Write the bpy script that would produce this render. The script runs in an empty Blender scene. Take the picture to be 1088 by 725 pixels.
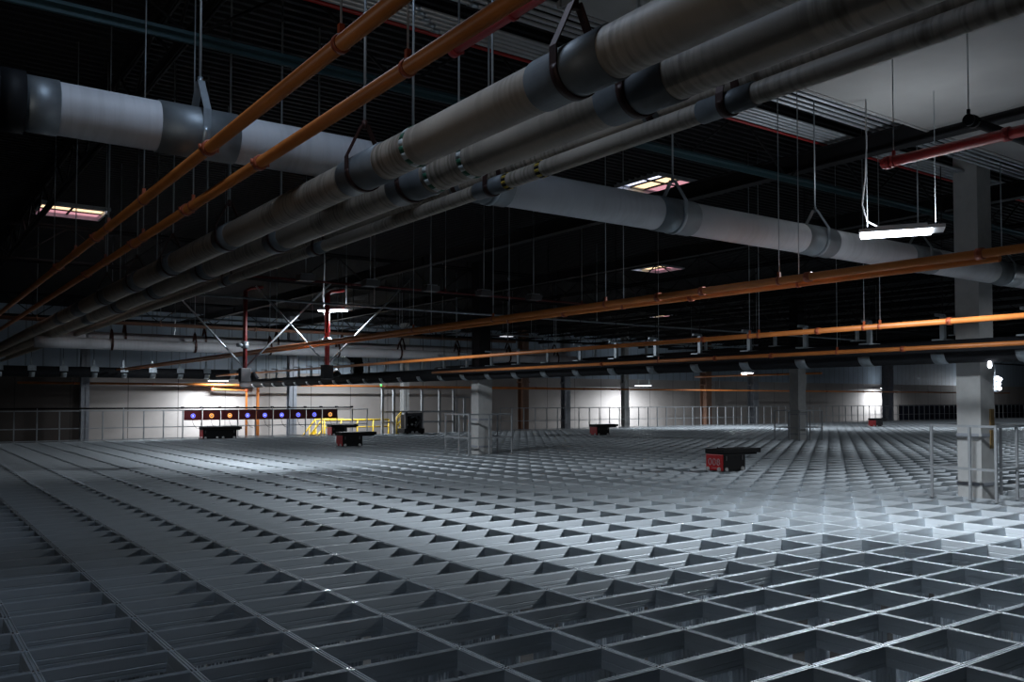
import bpy, bmesh, math, random
from mathutils import Vector, Matrix
random.seed(7)
scn = bpy.context.scene
COL = scn.collection
PI = math.pi

# ------------------------------------------------------------------ survey of the place
F, CX, HZ, EYE = 923.0, 544.0, 425.3, 1.4766      # lens in pixels, image centre, horizon row, eye height over the rails
YAW = math.radians(54.41)
C, S = math.cos(YAW), math.sin(YAW)
CELL_A, CELL_B, A0, B0 = 0.705, 0.480, 4.197, 2.996

def b_at(a, x):            # on a run along Y at X=a: the Y seen at column x
    p = (x - CX) / F; t = a / (S * p + C); return t * (S - C * p)
def a_at(b, x):            # on a run along X at Y=b: the X seen at column x
    p = (x - CX) / F; t = b / (S - C * p); return t * (S * p + C)

# ------------------------------------------------------------------ materials
def mat(name, col, rough=0.5, metal=0.0, var=0.12, scale=6.0, bump=0.0, bscale=40.0, emit=None, estr=0.0, stretch=None):
    m = bpy.data.materials.new(name); m.use_nodes = True
    nt = m.node_tree; n = nt.nodes; l = nt.links
    b = n['Principled BSDF']
    tc = n.new('ShaderNodeTexCoord'); mp = n.new('ShaderNodeMapping')
    l.new(tc.outputs['Object'], mp.inputs['Vector'])
    if stretch: mp.inputs['Scale'].default_value = stretch
    nz = n.new('ShaderNodeTexNoise'); nz.inputs['Scale'].default_value = scale; nz.inputs['Detail'].default_value = 5
    l.new(mp.outputs['Vector'], nz.inputs['Vector'])
    cr = n.new('ShaderNodeValToRGB')
    lo = [max(0, c * (1 - var)) for c in col]; hi = [min(1, c * (1 + var)) for c in col]
    cr.color_ramp.elements[0].position = 0.3; cr.color_ramp.elements[1].position = 0.7
    cr.color_ramp.elements[0].color = (*lo, 1); cr.color_ramp.elements[1].color = (*hi, 1)
    l.new(nz.outputs['Fac'], cr.inputs['Fac']); l.new(cr.outputs['Color'], b.inputs['Base Color'])
    b.inputs['Roughness'].default_value = rough; b.inputs['Metallic'].default_value = metal
    if bump:
        n2 = n.new('ShaderNodeTexNoise'); n2.inputs['Scale'].default_value = bscale; n2.inputs['Detail'].default_value = 3
        l.new(mp.outputs['Vector'], n2.inputs['Vector'])
        bp = n.new('ShaderNodeBump'); bp.inputs['Strength'].default_value = bump; bp.inputs['Distance'].default_value = 0.02
        l.new(n2.outputs['Fac'], bp.inputs['Height']); l.new(bp.outputs['Normal'], b.inputs['Normal'])
    if emit:
        b.inputs['Emission Color'].default_value = (*emit, 1); b.inputs['Emission Strength'].default_value = estr
    return m

def jacket(name, col, axis, stain=0.5):
    """wrapped pipe insulation: dusty jacket with fine crosswise wrinkles and grey smudges"""
    m = mat(name, col, rough=0.55, var=0.10, scale=2.2)
    nt = m.node_tree; n = nt.nodes; l = nt.links; b = n['Principled BSDF']
    tc = n.new('ShaderNodeTexCoord'); mp = n.new('ShaderNodeMapping')
    sc = [3, 3, 3]; sc[axis] = 26
    mp.inputs['Scale'].default_value = sc
    l.new(tc.outputs['Object'], mp.inputs['Vector'])
    nz = n.new('ShaderNodeTexNoise'); nz.inputs['Scale'].default_value = 1.0; nz.inputs['Detail'].default_value = 6
    l.new(mp.outputs['Vector'], nz.inputs['Vector'])
    big = n.new('ShaderNodeTexNoise'); big.inputs['Scale'].default_value = 0.8
    l.new(tc.outputs['Object'], big.inputs['Vector'])
    r1 = n.new('ShaderNodeValToRGB'); r1.color_ramp.elements[0].position = 0.38; r1.color_ramp.elements[1].position = 0.54
    r1.color_ramp.elements[0].color = (0.35, 0.33, 0.31, 1); r1.color_ramp.elements[1].color = (1, 1, 1, 1)
    l.new(nz.outputs['Fac'], r1.inputs['Fac'])
    fac = n.new('ShaderNodeMapRange'); fac.inputs['From Min'].default_value = 0.38; fac.inputs['From Max'].default_value = 0.55
    fac.inputs['To Max'].default_value = stain; l.new(big.outputs['Fac'], fac.inputs['Value'])
    mx = n.new('ShaderNodeMixRGB'); mx.blend_type = 'MULTIPLY'
    src = b.inputs['Base Color'].links[0].from_socket
    l.new(fac.outputs['Result'], mx.inputs['Fac']); l.new(src, mx.inputs['Color1']); l.new(r1.outputs['Color'], mx.inputs['Color2'])
    l.new(mx.outputs['Color'], b.inputs['Base Color'])
    bp = n.new('ShaderNodeBump'); bp.inputs['Strength'].default_value = 0.25; bp.inputs['Distance'].default_value = 0.01
    l.new(nz.outputs['Fac'], bp.inputs['Height']); l.new(bp.outputs['Normal'], b.inputs['Normal'])
    return m

def wall_mat(name, col, pitch, width, dark, rough=0.8, rib=False):
    """panelled wall: thin vertical joints every `pitch` metres along X"""
    m = mat(name, col, rough=rough, var=0.10, scale=0.7, bump=0.1, bscale=30)
    nt = m.node_tree; n = nt.nodes; l = nt.links; b = n['Principled BSDF']
    tc = n.new('ShaderNodeTexCoord'); sx = n.new('ShaderNodeSeparateXYZ'); l.new(tc.outputs['Object'], sx.inputs['Vector'])
    d = n.new('ShaderNodeMath'); d.operation = 'DIVIDE'; d.inputs[1].default_value = pitch; l.new(sx.outputs['X'], d.inputs[0])
    fr = n.new('ShaderNodeMath'); fr.operation = 'FRACT'; l.new(d.outputs[0], fr.inputs[0])
    lt = n.new('ShaderNodeMath'); lt.operation = 'LESS_THAN'; lt.inputs[1].default_value = width / pitch; l.new(fr.outputs[0], lt.inputs[0])
    mx = n.new('ShaderNodeMixRGB'); mx.inputs['Color2'].default_value = (*[c * dark for c in col], 1)
    src = b.inputs['Base Color'].links[0].from_socket
    l.new(lt.outputs[0], mx.inputs['Fac']); l.new(src, mx.inputs['Color1']); l.new(mx.outputs['Color'], b.inputs['Base Color'])
    return m

M = {}
def brushed(name, axis, an, rg, mt):
    m = mat(name, (0.50, 0.545, 0.58), rough=rg, metal=mt, var=0.06, scale=3, stretch=(1, 1, 8))
    n = m.node_tree.nodes; b = n['Principled BSDF']
    t = n.new('ShaderNodeCombineXYZ')
    for k in range(3): t.inputs[k].default_value = axis[k]
    m.node_tree.links.new(t.outputs[0], b.inputs['Tangent'])
    b.inputs['Anisotropic'].default_value = an; b.inputs['Anisotropic Rotation'].default_value = .25
    return m
M['rail'] = brushed('brushed_rail_crosswise', (1, 0, 0), .55, .50, .62)
M['rail_l'] = brushed('brushed_rail_lengthwise', (0, 1, 0), .1, .58, .35)
M['post'] = mat('ribbed_post', (0.46, 0.50, 0.54), rough=0.5, metal=0.5, var=0.1)
M['plate'] = mat('bright_steel_plate', (0.75, 0.78, 0.8), rough=0.22, metal=1.0, var=0.05)
M['jacket'] = jacket('dusty_pipe_jacket', (0.47, 0.40, 0.325), 1, 0.75)
M['jacket_x'] = jacket('white_pipe_jacket', (0.62, 0.63, 0.66), 0, 0.12)
M['sleeve'] = mat('blue_grey_sleeve', (0.19, 0.205, 0.215), rough=0.5, metal=0.2, var=0.25, scale=5)
M['sleeve_light'] = mat('steel_saddle', (0.26, 0.29, 0.31), rough=0.5, metal=0.6, var=0.2, scale=5)
M['strap'] = mat('rusty_strap', (0.05, 0.018, 0.014), rough=0.5, metal=0.3)
M['green'] = mat('green_marker', (0.02, 0.12, 0.06), rough=0.5)
M['white'] = mat('white_marker', (0.6, 0.62, 0.6), rough=0.5)
M['yellow_mark'] = mat('yellow_marker', (0.55, 0.38, 0.04), rough=0.5)
M['orange'] = mat('orange_pipe_paint', (0.62, 0.20, 0.045), rough=0.42, var=0.14, scale=3)
M['orange_ring'] = mat('dark_orange_coupling', (0.40, 0.085, 0.03), rough=0.45)
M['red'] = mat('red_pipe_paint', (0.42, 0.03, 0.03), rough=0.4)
M['conduit'] = mat('pale_conduit', (0.50, 0.54, 0.58), rough=0.4, metal=0.3)
M['dimmed_red'] = mat('red_paint_dimmed', (0.13, 0.014, 0.014), rough=0.5)  # darker red: weaker light on the left riser put into its colour
M['black'] = mat('matt_black', (0.012, 0.013, 0.015), rough=0.6)
M['duct'] = mat('black_duct_insulation', (0.016, 0.017, 0.02), rough=0.75, bump=0.2, bscale=12)
M['galv'] = mat('galvanised_steel', (0.36, 0.41, 0.45), rough=0.42, metal=0.7, var=0.2, scale=9)
M['rod'] = mat('zinc_rod', (0.36, 0.40, 0.43), rough=0.4, metal=0.5)
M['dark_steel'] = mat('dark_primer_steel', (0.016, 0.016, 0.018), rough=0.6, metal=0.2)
M['teal'] = mat('teal_primer_steel', (0.03, 0.075, 0.09), rough=0.5, metal=0.2)
M['deck_dark'] = mat('dark_roof_deck', (0.013, 0.013, 0.015), rough=0.65, metal=0.1, var=0.3)
M['deck'] = mat('galvanised_roof_deck', (0.42, 0.46, 0.50), rough=0.5, metal=0.4, var=0.15)
M['soffit'] = mat('grey_plaster_soffit', (0.29, 0.29, 0.287), rough=0.85, var=0.10, scale=1.2)
M['column'] = mat('white_column_paint', (0.47, 0.475, 0.47), rough=0.55, var=0.08)
M['column_grey'] = mat('grey_column_paint', (0.30, 0.32, 0.36), rough=0.5)
M['column_brown'] = mat('rust_brown_column', (0.22, 0.12, 0.08), rough=0.6)
M['handrail'] = mat('galvanised_handrail', (0.34, 0.36, 0.38), rough=0.5, metal=0.3)
M['robot_red'] = mat('robot_red_shell', (0.42, 0.012, 0.016), rough=0.38, var=0.05)
M['robot_black'] = mat('robot_black_shell', (0.006, 0.006, 0.007), rough=0.6)
for q in ('robot_black', 'black', 'dark_steel', 'duct', 'deck_dark', 'grey_machine'):
    if q in M: M[q].node_tree.nodes['Principled BSDF'].inputs['Specular IOR Level'].default_value = .18
M['wheel'] = mat('pale_wheel', (0.5, 0.5, 0.5), rough=0.4, metal=0.3)
M['digit'] = mat('pale_digit', (0.5, 0.3, 0.32), rough=0.5)
M['charger'] = mat('dark_red_panel', (0.11, 0.014, 0.016), rough=0.5)
M['yellow'] = mat('safety_yellow', (0.75, 0.50, 0.03), rough=0.5)
M['navy'] = mat('navy_screen', (0.012, 0.016, 0.04), rough=0.6)
M['concrete'] = wall_mat('concrete_wall', (0.43, 0.395, 0.375), 2.05, 0.04, 0.45)
M['siding'] = wall_mat('metal_siding', (0.40, 0.49, 0.58), 0.62, 0.05, 0.6, rough=0.5)
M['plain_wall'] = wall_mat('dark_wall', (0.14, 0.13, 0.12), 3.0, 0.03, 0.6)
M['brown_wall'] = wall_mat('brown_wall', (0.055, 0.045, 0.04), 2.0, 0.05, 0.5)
M['floor'] = mat('concrete_floor', (0.10, 0.10, 0.10), rough=0.8)
M['lamp_body'] = mat('white_lamp_body', (0.55, 0.56, 0.58), rough=0.4)
M['lamp_lens'] = mat('lit_lamp_lens', (0.9, 0.9, 0.9), emit=(0.85, 0.92, 1.0), estr=14)
M['lamp_small'] = mat('lit_bulb', (0.9, 0.9, 0.9), emit=(0.85, 0.9, 1.0), estr=9)
M['dim_lens'] = mat('dim_lamp_lens', (0.7, 0.7, 0.7), emit=(0.9, 0.92, 1.0), estr=0.7)
M['led_blue'] = mat('blue_led', (0.1, 0.1, 0.8), emit=(0.16, 0.18, 1.0), estr=1.6)
M['led_orange'] = mat('orange_led', (0.9, 0.4, 0.1), emit=(1.0, 0.42, 0.10), estr=1.3)
M['led_green'] = mat('green_led', (0.1, 0.8, 0.2), emit=(0.15, 0.9, 0.2), estr=1.2)
M['led_core'] = mat('pale_led', (0.7, 0.7, 0.9), emit=(0.55, 0.6, 1.0), estr=1.2)
M['led_core_o'] = mat('pale_orange_led', (0.9, 0.7, 0.5), emit=(1.0, 0.7, 0.4), estr=1.2)
M['sky_blue'] = mat('skylight_pane_blue', (0.6, 0.65, 0.9), emit=(0.78, 0.80, 1.0), estr=2.2)
M['sky_cream'] = mat('skylight_pane_cream', (0.8, 0.7, 0.5), emit=(1.0, 0.70, 0.42), estr=1.6)
M['sky_pink'] = mat('skylight_pane_pink', (0.7, 0.4, 0.5), emit=(0.8, 0.36, 0.42), estr=0.9)
M['tag'] = mat('ochre_notice', (0.22, 0.14, 0.05), rough=0.6)
M['grey_machine'] = mat('dark_grey_plastic', (0.05, 0.05, 0.055), rough=0.5)

# ------------------------------------------------------------------ mesh builder
class MB:
    def __init__(s): s.bm = bmesh.new(); s.mi = 0
    def _tag(s, faces):
        for f in faces: f.material_index = s.mi
    def box(s, x0, x1, y0, y1, z0, z1, bev=0.0):
        r = bmesh.ops.create_cube(s.bm, size=1)
        vs = r['verts']
        for v in vs:
            v.co = Vector((x0 + (v.co.x + .5) * (x1 - x0), y0 + (v.co.y + .5) * (y1 - y0), z0 + (v.co.z + .5) * (z1 - z0)))
        fs = {f for v in vs for f in v.link_faces}; s._tag(fs)
        if bev:
            es = list({e for v in vs for e in v.link_edges})
            rr = bmesh.ops.bevel(s.bm, geom=es, offset=bev, segments=2, affect='EDGES', profile=0.7)
            s._tag(rr['faces'])
        return s
    def loop(s, rings, close=True, cap=True, smooth=True):
        rows = [[s.bm.verts.new(p) for p in r] for r in rings]
        n = len(rows[0])
        for a, b in zip(rows, rows[1:]):
            for i in range(n if close else n - 1):
                j = (i + 1) % n
                f = s.bm.faces.new((a[i], a[j], b[j], b[i])); f.smooth = smooth; f.material_index = s.mi
        if cap and close:
            f = s.bm.faces.new(rows[0][::-1]); f.material_index = s.mi
            f = s.bm.faces.new(rows[-1]); f.material_index = s.mi
        return s
    def tube(s, pts, r, seg=10, cap=True):
        pts = [Vector(p) for p in pts]; rs = r if isinstance(r, (list, tuple)) else [r] * len(pts)
        rings = []; prev = None
        for i, p in enumerate(pts):
            d = (pts[min(i + 1, len(pts) - 1)] - pts[max(i - 1, 0)]).normalized()
            if prev is None:
                u = d.cross(Vector((0, 0, 1)) if abs(d.z) < 0.9 else Vector((1, 0, 0))).normalized()
            else:
                u = (prev - d * prev.dot(d)).normalized()
            prev = u; v = d.cross(u)
            rings.append([p + (u * math.cos(2 * PI * k / seg) + v * math.sin(2 * PI * k / seg)) * rs[i] for k in range(seg)])
        return s.loop(rings, True, cap)
    def ring(s, c, axis, R, r, seg=20, sub=6, sx=1.0, sy=1.0):
        """torus (or squashed torus) round an axis"""
        ax = Vector(axis).normalized()
        u = ax.cross(Vector((0, 0, 1)) if abs(ax.z) < .9 else Vector((0, 1, 0))).normalized(); v = ax.cross(u)
        c = Vector(c); rows = []
        for i in range(seg):
            t = 2 * PI * i / seg; e = u * math.cos(t) * sx + v * math.sin(t) * sy; en = e.normalized()
            rows.append([c + e * R + (en * math.cos(2 * PI * k / sub) + ax * math.sin(2 * PI * k / sub)) * r for k in range(sub)])
        rows.append(rows[0])
        s.loop(rows, True, False)
        bmesh.ops.remove_doubles(s.bm, verts=s.bm.verts, dist=1e-6)
        return s
    def band(s, c, axis, R, w, th, a0=0, a1=2 * PI, seg=24, ref=None):
        """flat strap bent round an axis (angles measured from ref)"""
        ax = Vector(axis).normalized(); u = Vector(ref) if ref else (Vector((0, 0, 1)) if abs(ax.z) < .9 else Vector((0, 1, 0)))
        v = ax.cross(u); c = Vector(c); rows = []
        for i in range(seg + 1):
            t = a0 + (a1 - a0) * i / seg; e = u * math.cos(t) + v * math.sin(t)
            rows.append([c + e * R - ax * w / 2, c + e * (R + th) - ax * w / 2, c + e * (R + th) + ax * w / 2, c + e * R + ax * w / 2])
        full = abs(a1 - a0 - 2 * PI) < 1e-6
        return s.loop(rows, True, not full)
    def prism(s, prof, axis, l0, l1, smooth=False):
        """closed 2D profile (list of (u,z)) swept along X or Y"""
        if axis == 'x': rings = [[(l, u, z) for u, z in prof] for l in (l0, l1)]
        elif axis == 'y': rings = [[(u, l, z) for u, z in prof] for l in (l0, l1)]
        else: rings = [[(u, w, l) for u, w in prof] for l in (l0, l1)]
        return s.loop([[Vector(p) for p in r] for r in rings], True, True, smooth)
    def build(s, name, m, parent=None, smooth_angle=None):
        me = bpy.data.meshes.new(name)
        bmesh.ops.recalc_face_normals(s.bm, faces=s.bm.faces)
        s.bm.to_mesh(me); s.bm.free()
        for mm in (m if isinstance(m, (list, tuple)) else [m]): me.materials.append(M[mm] if isinstance(mm, str) else mm)
        o = bpy.data.objects.new(name, me); COL.objects.link(o)
        if parent: o.parent = parent
        return o

def thing(name, label, cat, loc=(0, 0, 0), rz=0.0, group=None, kind=None):
    o = bpy.data.objects.new(name, None); COL.objects.link(o)
    o.location = loc; o.rotation_euler = (0, 0, rz); o.empty_display_size = 0.2
    o['label'] = label; o['category'] = cat
    if group: o['group'] = group
    if kind: o['kind'] = kind
    return o
def tag(o, label, cat, group=None, kind=None):
    o['label'] = label; o['category'] = cat
    if group: o['group'] = group
    if kind: o['kind'] = kind
    return o
def inst(src, name, loc, parent):
    o = src.copy(); o.name = name; COL.objects.link(o); o.parent = parent; o.location = loc; return o
def dup(root, loc, label, rz=None):
    r = root.copy(); COL.objects.link(r); r.location = loc; r['label'] = label
    if rz is not None: r.rotation_euler = (0, 0, rz)
    for ch in list(root.children):
        c = ch.copy(); COL.objects.link(c); c.parent = r
        for g in list(ch.children):
            d = g.copy(); COL.objects.link(d); d.parent = c
    return r
def struct(o, label, cat='structure'):
    o['kind'] = 'structure'; o['label'] = label; o['category'] = cat; return o

DECK = 5.30
# ------------------------------------------------------------------ room shell
struct(MB().box(-9, 92, -8, 41, -5.4, -5.2).build('floor', 'floor'), 'dark concrete floor far below the rail grid', 'floor')
WX = a_at(39.5, 87)
struct(MB().box(WX, 92, 39.5, 39.8, -5.2, 2.75).build('wall_back', 'concrete'), 'pale concrete panel wall behind the far railing', 'wall')
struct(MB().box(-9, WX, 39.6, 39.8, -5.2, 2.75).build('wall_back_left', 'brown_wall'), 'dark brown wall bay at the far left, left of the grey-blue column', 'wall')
struct(MB().box(-9, 92, 39.4, 39.8, 2.75, DECK + .2).build('wall_back_upper', 'siding'), 'blue-grey metal siding along the top of the far wall', 'wall')
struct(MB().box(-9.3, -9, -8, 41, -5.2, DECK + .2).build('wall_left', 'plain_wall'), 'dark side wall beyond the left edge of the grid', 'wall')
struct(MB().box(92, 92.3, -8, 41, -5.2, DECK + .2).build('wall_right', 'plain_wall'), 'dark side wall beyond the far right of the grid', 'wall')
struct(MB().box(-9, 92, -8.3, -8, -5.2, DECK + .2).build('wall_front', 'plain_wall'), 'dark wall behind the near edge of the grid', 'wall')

SKY = [(1.7, 4.3, 1.1), (10.95, 10.87, 1.05), (18.0, 17.9, 1.05), (28.5, 27.9, 1.1), (2.9, 19.3, 1.2)]
def deck_part(b0, b1, m, name, label):
    """corrugated roof deck: flutes along X, pitch .15 m; left open over the skylights"""
    mb = MB(); n = int(round((b1 - b0) / 0.15))
    prof = [(0, 0), (.055, 0), (.068, .075), (.137, .075), (.15, 0)]
    for i in range(n):
        y = b0 + .15 * i
        cuts = sorted((a - s / 2, a + s / 2) for a, b, s in SKY if abs(y + .075 - b) < s / 2)
        x = -9.0; runs = []
        for c0, c1 in cuts: runs.append((x, c0)); x = c1
        runs.append((x, 92.0))
        for x0, x1 in runs:
            mb.loop([[Vector((x0, y + u, DECK + z)) for u, z in prof], [Vector((x1, y + u, DECK + z)) for u, z in prof]], False, False, False)
    return struct(mb.build(name, m), label, 'ceiling')
deck_part(-8, 7.6, 'deck_dark', 'ceiling', 'dark corrugated roof deck above the big pipes')
deck_part(7.6, 41.2, 'deck_dark', 'ceiling.001', 'dark corrugated roof deck over the far part of the hall')
# roof slab above the deck, built round the skylight openings
mb = MB()
xs = sorted({-9.3, 92.3} | {v for a, b, s in SKY for v in (a - s / 2, a + s / 2)})
ys = sorted({-8.3, 41.2} | {v for a, b, s in SKY for v in (b - s / 2, b + s / 2)})
for x0, x1 in zip(xs, xs[1:]):
    for y0, y1 in zip(ys, ys[1:]):
        if not any(abs((x0 + x1) / 2 - a) < s / 2 and abs((y0 + y1) / 2 - b) < s / 2 for a, b, s in SKY):
            mb.box(x0, x1, y0, y1, DECK + .085, DECK + .22)
struct(mb.build('ceiling_roof', 'deck_dark'), 'roof slab lying on the corrugated deck', 'ceiling')
# smooth plaster soffit
mb = MB(); mb.box(4.55, 13.0, .2, 5.62, 4.78, DECK - .01, .01)
mb.box(4.5, 13.05, 5.60, 5.64, 4.77, 4.83); mb.box(4.52, 4.56, .2, 5.62, 4.77, 4.83)
for x in (7.4, 10.2): mb.box(x, x + .012, .2, 5.6, 4.777, 4.79)
struct(mb.build('ceiling_soffit', 'soffit'), 'smooth grey plaster soffit in the upper right', 'ceiling')

sky_l = ['skylight beyond the top of the picture above the big pipes', 'largest square skylight above the white crossing pipe',
         'middle skylight of the three in a row under the dark roof', 'smallest and farthest skylight glowing pink in the dark roof',
         'skylight at far left crossed by joists and thin rods']
for k, (a, b, s) in enumerate(SKY):
    t = thing('skylight', sky_l[k], 'skylight', (a, b, DECK), PI / 2 if k == 4 else 0, 'square skylights in the roof')
    h = s / 2
    mb = MB()
    for sx in (-1, 1): mb.box(sx * h - .02, sx * h + .02, -h - .02, h + .02, -.05, .28); mb.box(-h, h, sx * h - .02, sx * h + .02, -.05, .28)
    mb.build('curb', 'deck', t)
    w = s / 3
    for j, mm in enumerate(('sky_blue', 'sky_cream', 'sky_pink')):
        MB().box(-h + w * j + .02, -h + w * (j + 1) - .02, -h + .03, h - .03, .03, .05).build('pane', mm, t)
    mb = MB()
    for j in (1, 2): mb.box(-h + w * j - .025, -h + w * j + .025, -h, h, .01, .06)
    mb.box(-h, h, -.02, .02, .01, .06)
    mb.build('glazing_bar', 'dark_steel', t)
    if k: continue
    ld = bpy.data.lights.new('skylight_daylight', 'AREA'); ld.size = s * .9; ld.energy = 34
    ld.color = (.55, .74, 1.0)
    lo = bpy.data.objects.new('skylight_daylight', ld); COL.objects.link(lo); lo.parent = t; lo.location = (0, 0, -.03)

# joists and girders
def truss(name, label, axis, at, l0, l1, ztop, zbot, m_top, m_bot, pitch, w=.045, group=None):
    t = thing(name, label, 'roof truss', (at if axis == 'y' else l0, l0 if axis == 'y' else at, zbot), 0, group)
    L = l1 - l0; H = ztop - zbot
    def P(l, z, off=0): return (off, l, z) if axis == 'y' else (l, off, z)
    for nm, z, mm in (('top_chord', H, m_top), ('bottom_chord', 0, m_bot)):
        mb = MB()
        for sgn in (-1, 1):
            o0, o1 = sorted((sgn * .012, sgn * (.012 + w)))
            if axis == 'y': mb.box(o0, o1, 0, L, z - .006, z + .006); mb.box(sgn * .012 - .004, sgn * .012 + .004, 0, L, z - .05, z + .05)
            else: mb.box(0, L, o0, o1, z - .006, z + .006); mb.box(0, L, sgn * .012 - .004, sgn * .012 + .004, z - .05, z + .05)
        mb.build(nm, mm, t)
    mb = MB(); n = max(2, int(L / pitch))
    for i in range(n):
        p0, p1, p2 = L * i / n, L * (i + .5) / n, L * (i + 1) / n
        mb.tube([P(p0, 0), P(p1, H)], .016, 5); mb.tube([P(p1, H), P(p2, 0)], .016, 5)
    mb.build('web', m_top, t)
    return t
for i, a in enumerate([2.1] + [14.4 + 2.6 * k for k in range(1, 20)]):
    truss('roof_joist', 'dark open-web steel joist in the black roof', 'y', a, -7, 39.3, DECK - .08, 4.72, 'dark_steel', 'dark_steel', 1.5, group='open-web joists under the roof deck')
for a, lab in ((6.2, 'solid black roof beam hidden largely by the thick wrapped pipes'), (10.3, 'solid black roof beam above the capped red pipe at right'), (14.4, 'solid black roof beam at upper right, farther than the one over the red pipe')):
    t = thing('roof_beam', lab, 'beam', (a, -7, 4.66))
    MB().box(-.09, .09, 0, 46.3, 0, .016).box(-.006, .006, 0, 46.3, .016, .24).box(-.09, .09, 0, 46.3, .24, .256).build('flanged_section', 'dark_steel', t)
    mb = MB()
    for k in range(6): mb.box(-.05, .05, 4 + 7 * k, 4.01 + 7 * k, .016, .24)
    mb.build('stiffener', 'dark_steel', t)
truss('roof_girder', 'dark roof girder with teal bottom chord above the white crossing pipe', 'x', 7.45, -8, 88, DECK - .05, EYE + 3.05, 'dark_steel', 'teal', 2.0, .07)
ZC = 5.0
words = ['nearest', 'second', 'third', 'fourth', 'fifth']
for nm, ms, lab in (('P', (.342, .336, .330, .325, .320), 'bundle beside the soffit edge'), ('Q', (.304, .3005, .297, .2935, .290), 'second bundle out from the soffit edge')):
    for k, mm in enumerate(ms):
        b = .582 * (ZC - EYE) / mm
        r = .03 if (nm == 'P' and k == 0) else .021
        t = thing('conduit', f'{words[k]} pale conduit in the {lab}', 'conduit', (1.5, b, ZC), 0, 'conduits in the ' + lab)
        MB().tube([(0, 0, 0), (30, 0, 0)], r, 10).build('tube', 'conduit', t)
        for q in range(7): MB().tube([(2.2 + 4.1 * q + .1 * k, 0, 0), (2.3 + 4.1 * q + .1 * k, 0, 0)], r + .006, 10).build('coupling', 'galv', t)
b = .582 * (ZC - EYE) / .2862
t = thing('conduit', 'thin red roof conduit along the outer side of the pale bundles', 'conduit', (1.5, b, ZC))
MB().tube([(0, 0, 0), (30, 0, 0)], .017, 10).build('tube', 'red', t)
for q in range(7): MB().tube([(2 + 4.1 * q, 0, 0), (2.1 + 4.1 * q, 0, 0)], .023, 10).build('coupling', 'red', t)
truss('roof_girder', 'dark roof girder across the middle of the hall', 'x', 20.2, -8, 88, DECK - .2, 4.35, 'dark_steel', 'dark_steel', 2.0, .07)
truss('roof_girder', 'dark roof girder near the far siding wall', 'x', 33.6, -8, 88, DECK - .2, 4.35, 'dark_steel', 'dark_steel', 2.0, .07)

# ------------------------------------------------------------------ the storage grid
GA0, GA1, GB0, GB1 = -6, 108, -5, 65
xa = lambda i: A0 + CELL_A * i
yb = lambda j: B0 + CELL_B * j
grid = thing('storage_grid', 'huge aluminium rail grid of open rectangular cells filling the floor', 'grid', (A0, B0, 0))
def half(pts): return pts + [(-u, z) for u, z in reversed(pts)]
PROF = half([(.003, 0), (.004, -.007), (.015, -.007), (.016, 0), (.021, 0), (.022, -.002), (.0275, -.060), (.0255, -.062), (.0255, -.065),
             (.0285, -.067), (.0305, -.090), (.026, -.092), (.026, -.096), (.0315, -.098), (.033, -.114), (0.012, -.118)])
r0 = MB().prism(PROF, 'x', xa(GA0) - A0 - .3, xa(GA1) - A0 + .3).build('crosswise_rail', 'rail', grid)
for j in range(GB0, GB1 + 1):
    if j == GB0: r0.location = (0, CELL_B * j, 0)
    else: inst(r0, 'crosswise_rail', (0, CELL_B * j, 0), grid)
PROFB = half([(.003, -.001), (.004, -.010), (.015, -.010), (.016, -.001), (.021, -.001), (.022, -.003), (.0275, -.062), (.0255, -.064), (.0255, -.068),
              (.0285, -.070), (.032, -.113), (.012, -.117)])
r1 = MB().prism(PROFB, 'y', CELL_B * GB0 - .2, CELL_B * GB1 + .2).build('lengthwise_rail', 'rail_l', grid)
last = GA0 + 99
for i in range(GA0, last + 1):
    if i == GA0: r1.location = (CELL_A * i, 0, 0)
    else: inst(r1, 'lengthwise_rail', (CELL_A * i, 0, 0), grid)
mb = MB()
for i in range(last + 1, GA1 + 1):
    mb.prism([(u + CELL_A * i, z) for u, z in PROFB], 'y', CELL_B * GB0 - .2, CELL_B * GB1 + .2)
o = mb.build('far_lengthwise_rail', 'rail_l', grid); o['kind'] = 'stuff'
# ribbed posts that carry the nodes; only the cells near the eye open far enough to show them
nodes = []
for i in range(GA0, 26):
    for j in range(GB0, 22):
        x, y = xa(i), yb(j); f = x * C + y * S; r = x * S - y * C
        if f > 2.5 and abs(r / f) < .8: nodes.append((math.hypot(x, y), i, j))
nodes.sort()
fl = []
for k in range(48):
    t = 2 * PI * k / 48; c_, s_ = math.cos(t), math.sin(t)
    q = 1 / max(abs(c_), abs(s_)); rad = .052 * min(q, 1.25) * (1.0 if k % 4 < 2 else .86)
    fl.append((c_ * rad, s_ * rad))
p0 = MB().prism(fl, 'z', -5.2, -.114).build('support_post', 'post', grid)
p0.location = (CELL_A * nodes[0][1], CELL_B * nodes[0][2], 0)
for d, i, j in nodes[1:100]: inst(p0, 'support_post', (CELL_A * i, CELL_B * j, 0), grid)
mb = MB()
for d, i, j in nodes[100:230]:
    mb.prism([(u + CELL_A * i, w + CELL_B * j) for u, w in fl], 'z', -5.2, -.114)
o = mb.build('far_support_post', 'post', grid); o['kind'] = 'stuff'
mb = MB()
for d, i, j in nodes[:420]:
    x, y = CELL_A * i, CELL_B * j
    for k in range(4):
        t = PI / 4 + k * PI / 2; dx, dy = math.cos(t) * .016, math.sin(t) * .016
        mb.tube([(x + dx, y + dy, -.004), (x + dx, y + dy, .0025)], .006, 6)
o = mb.build('joint_screws', 'plate', grid); o['kind'] = 'stuff'

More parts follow.
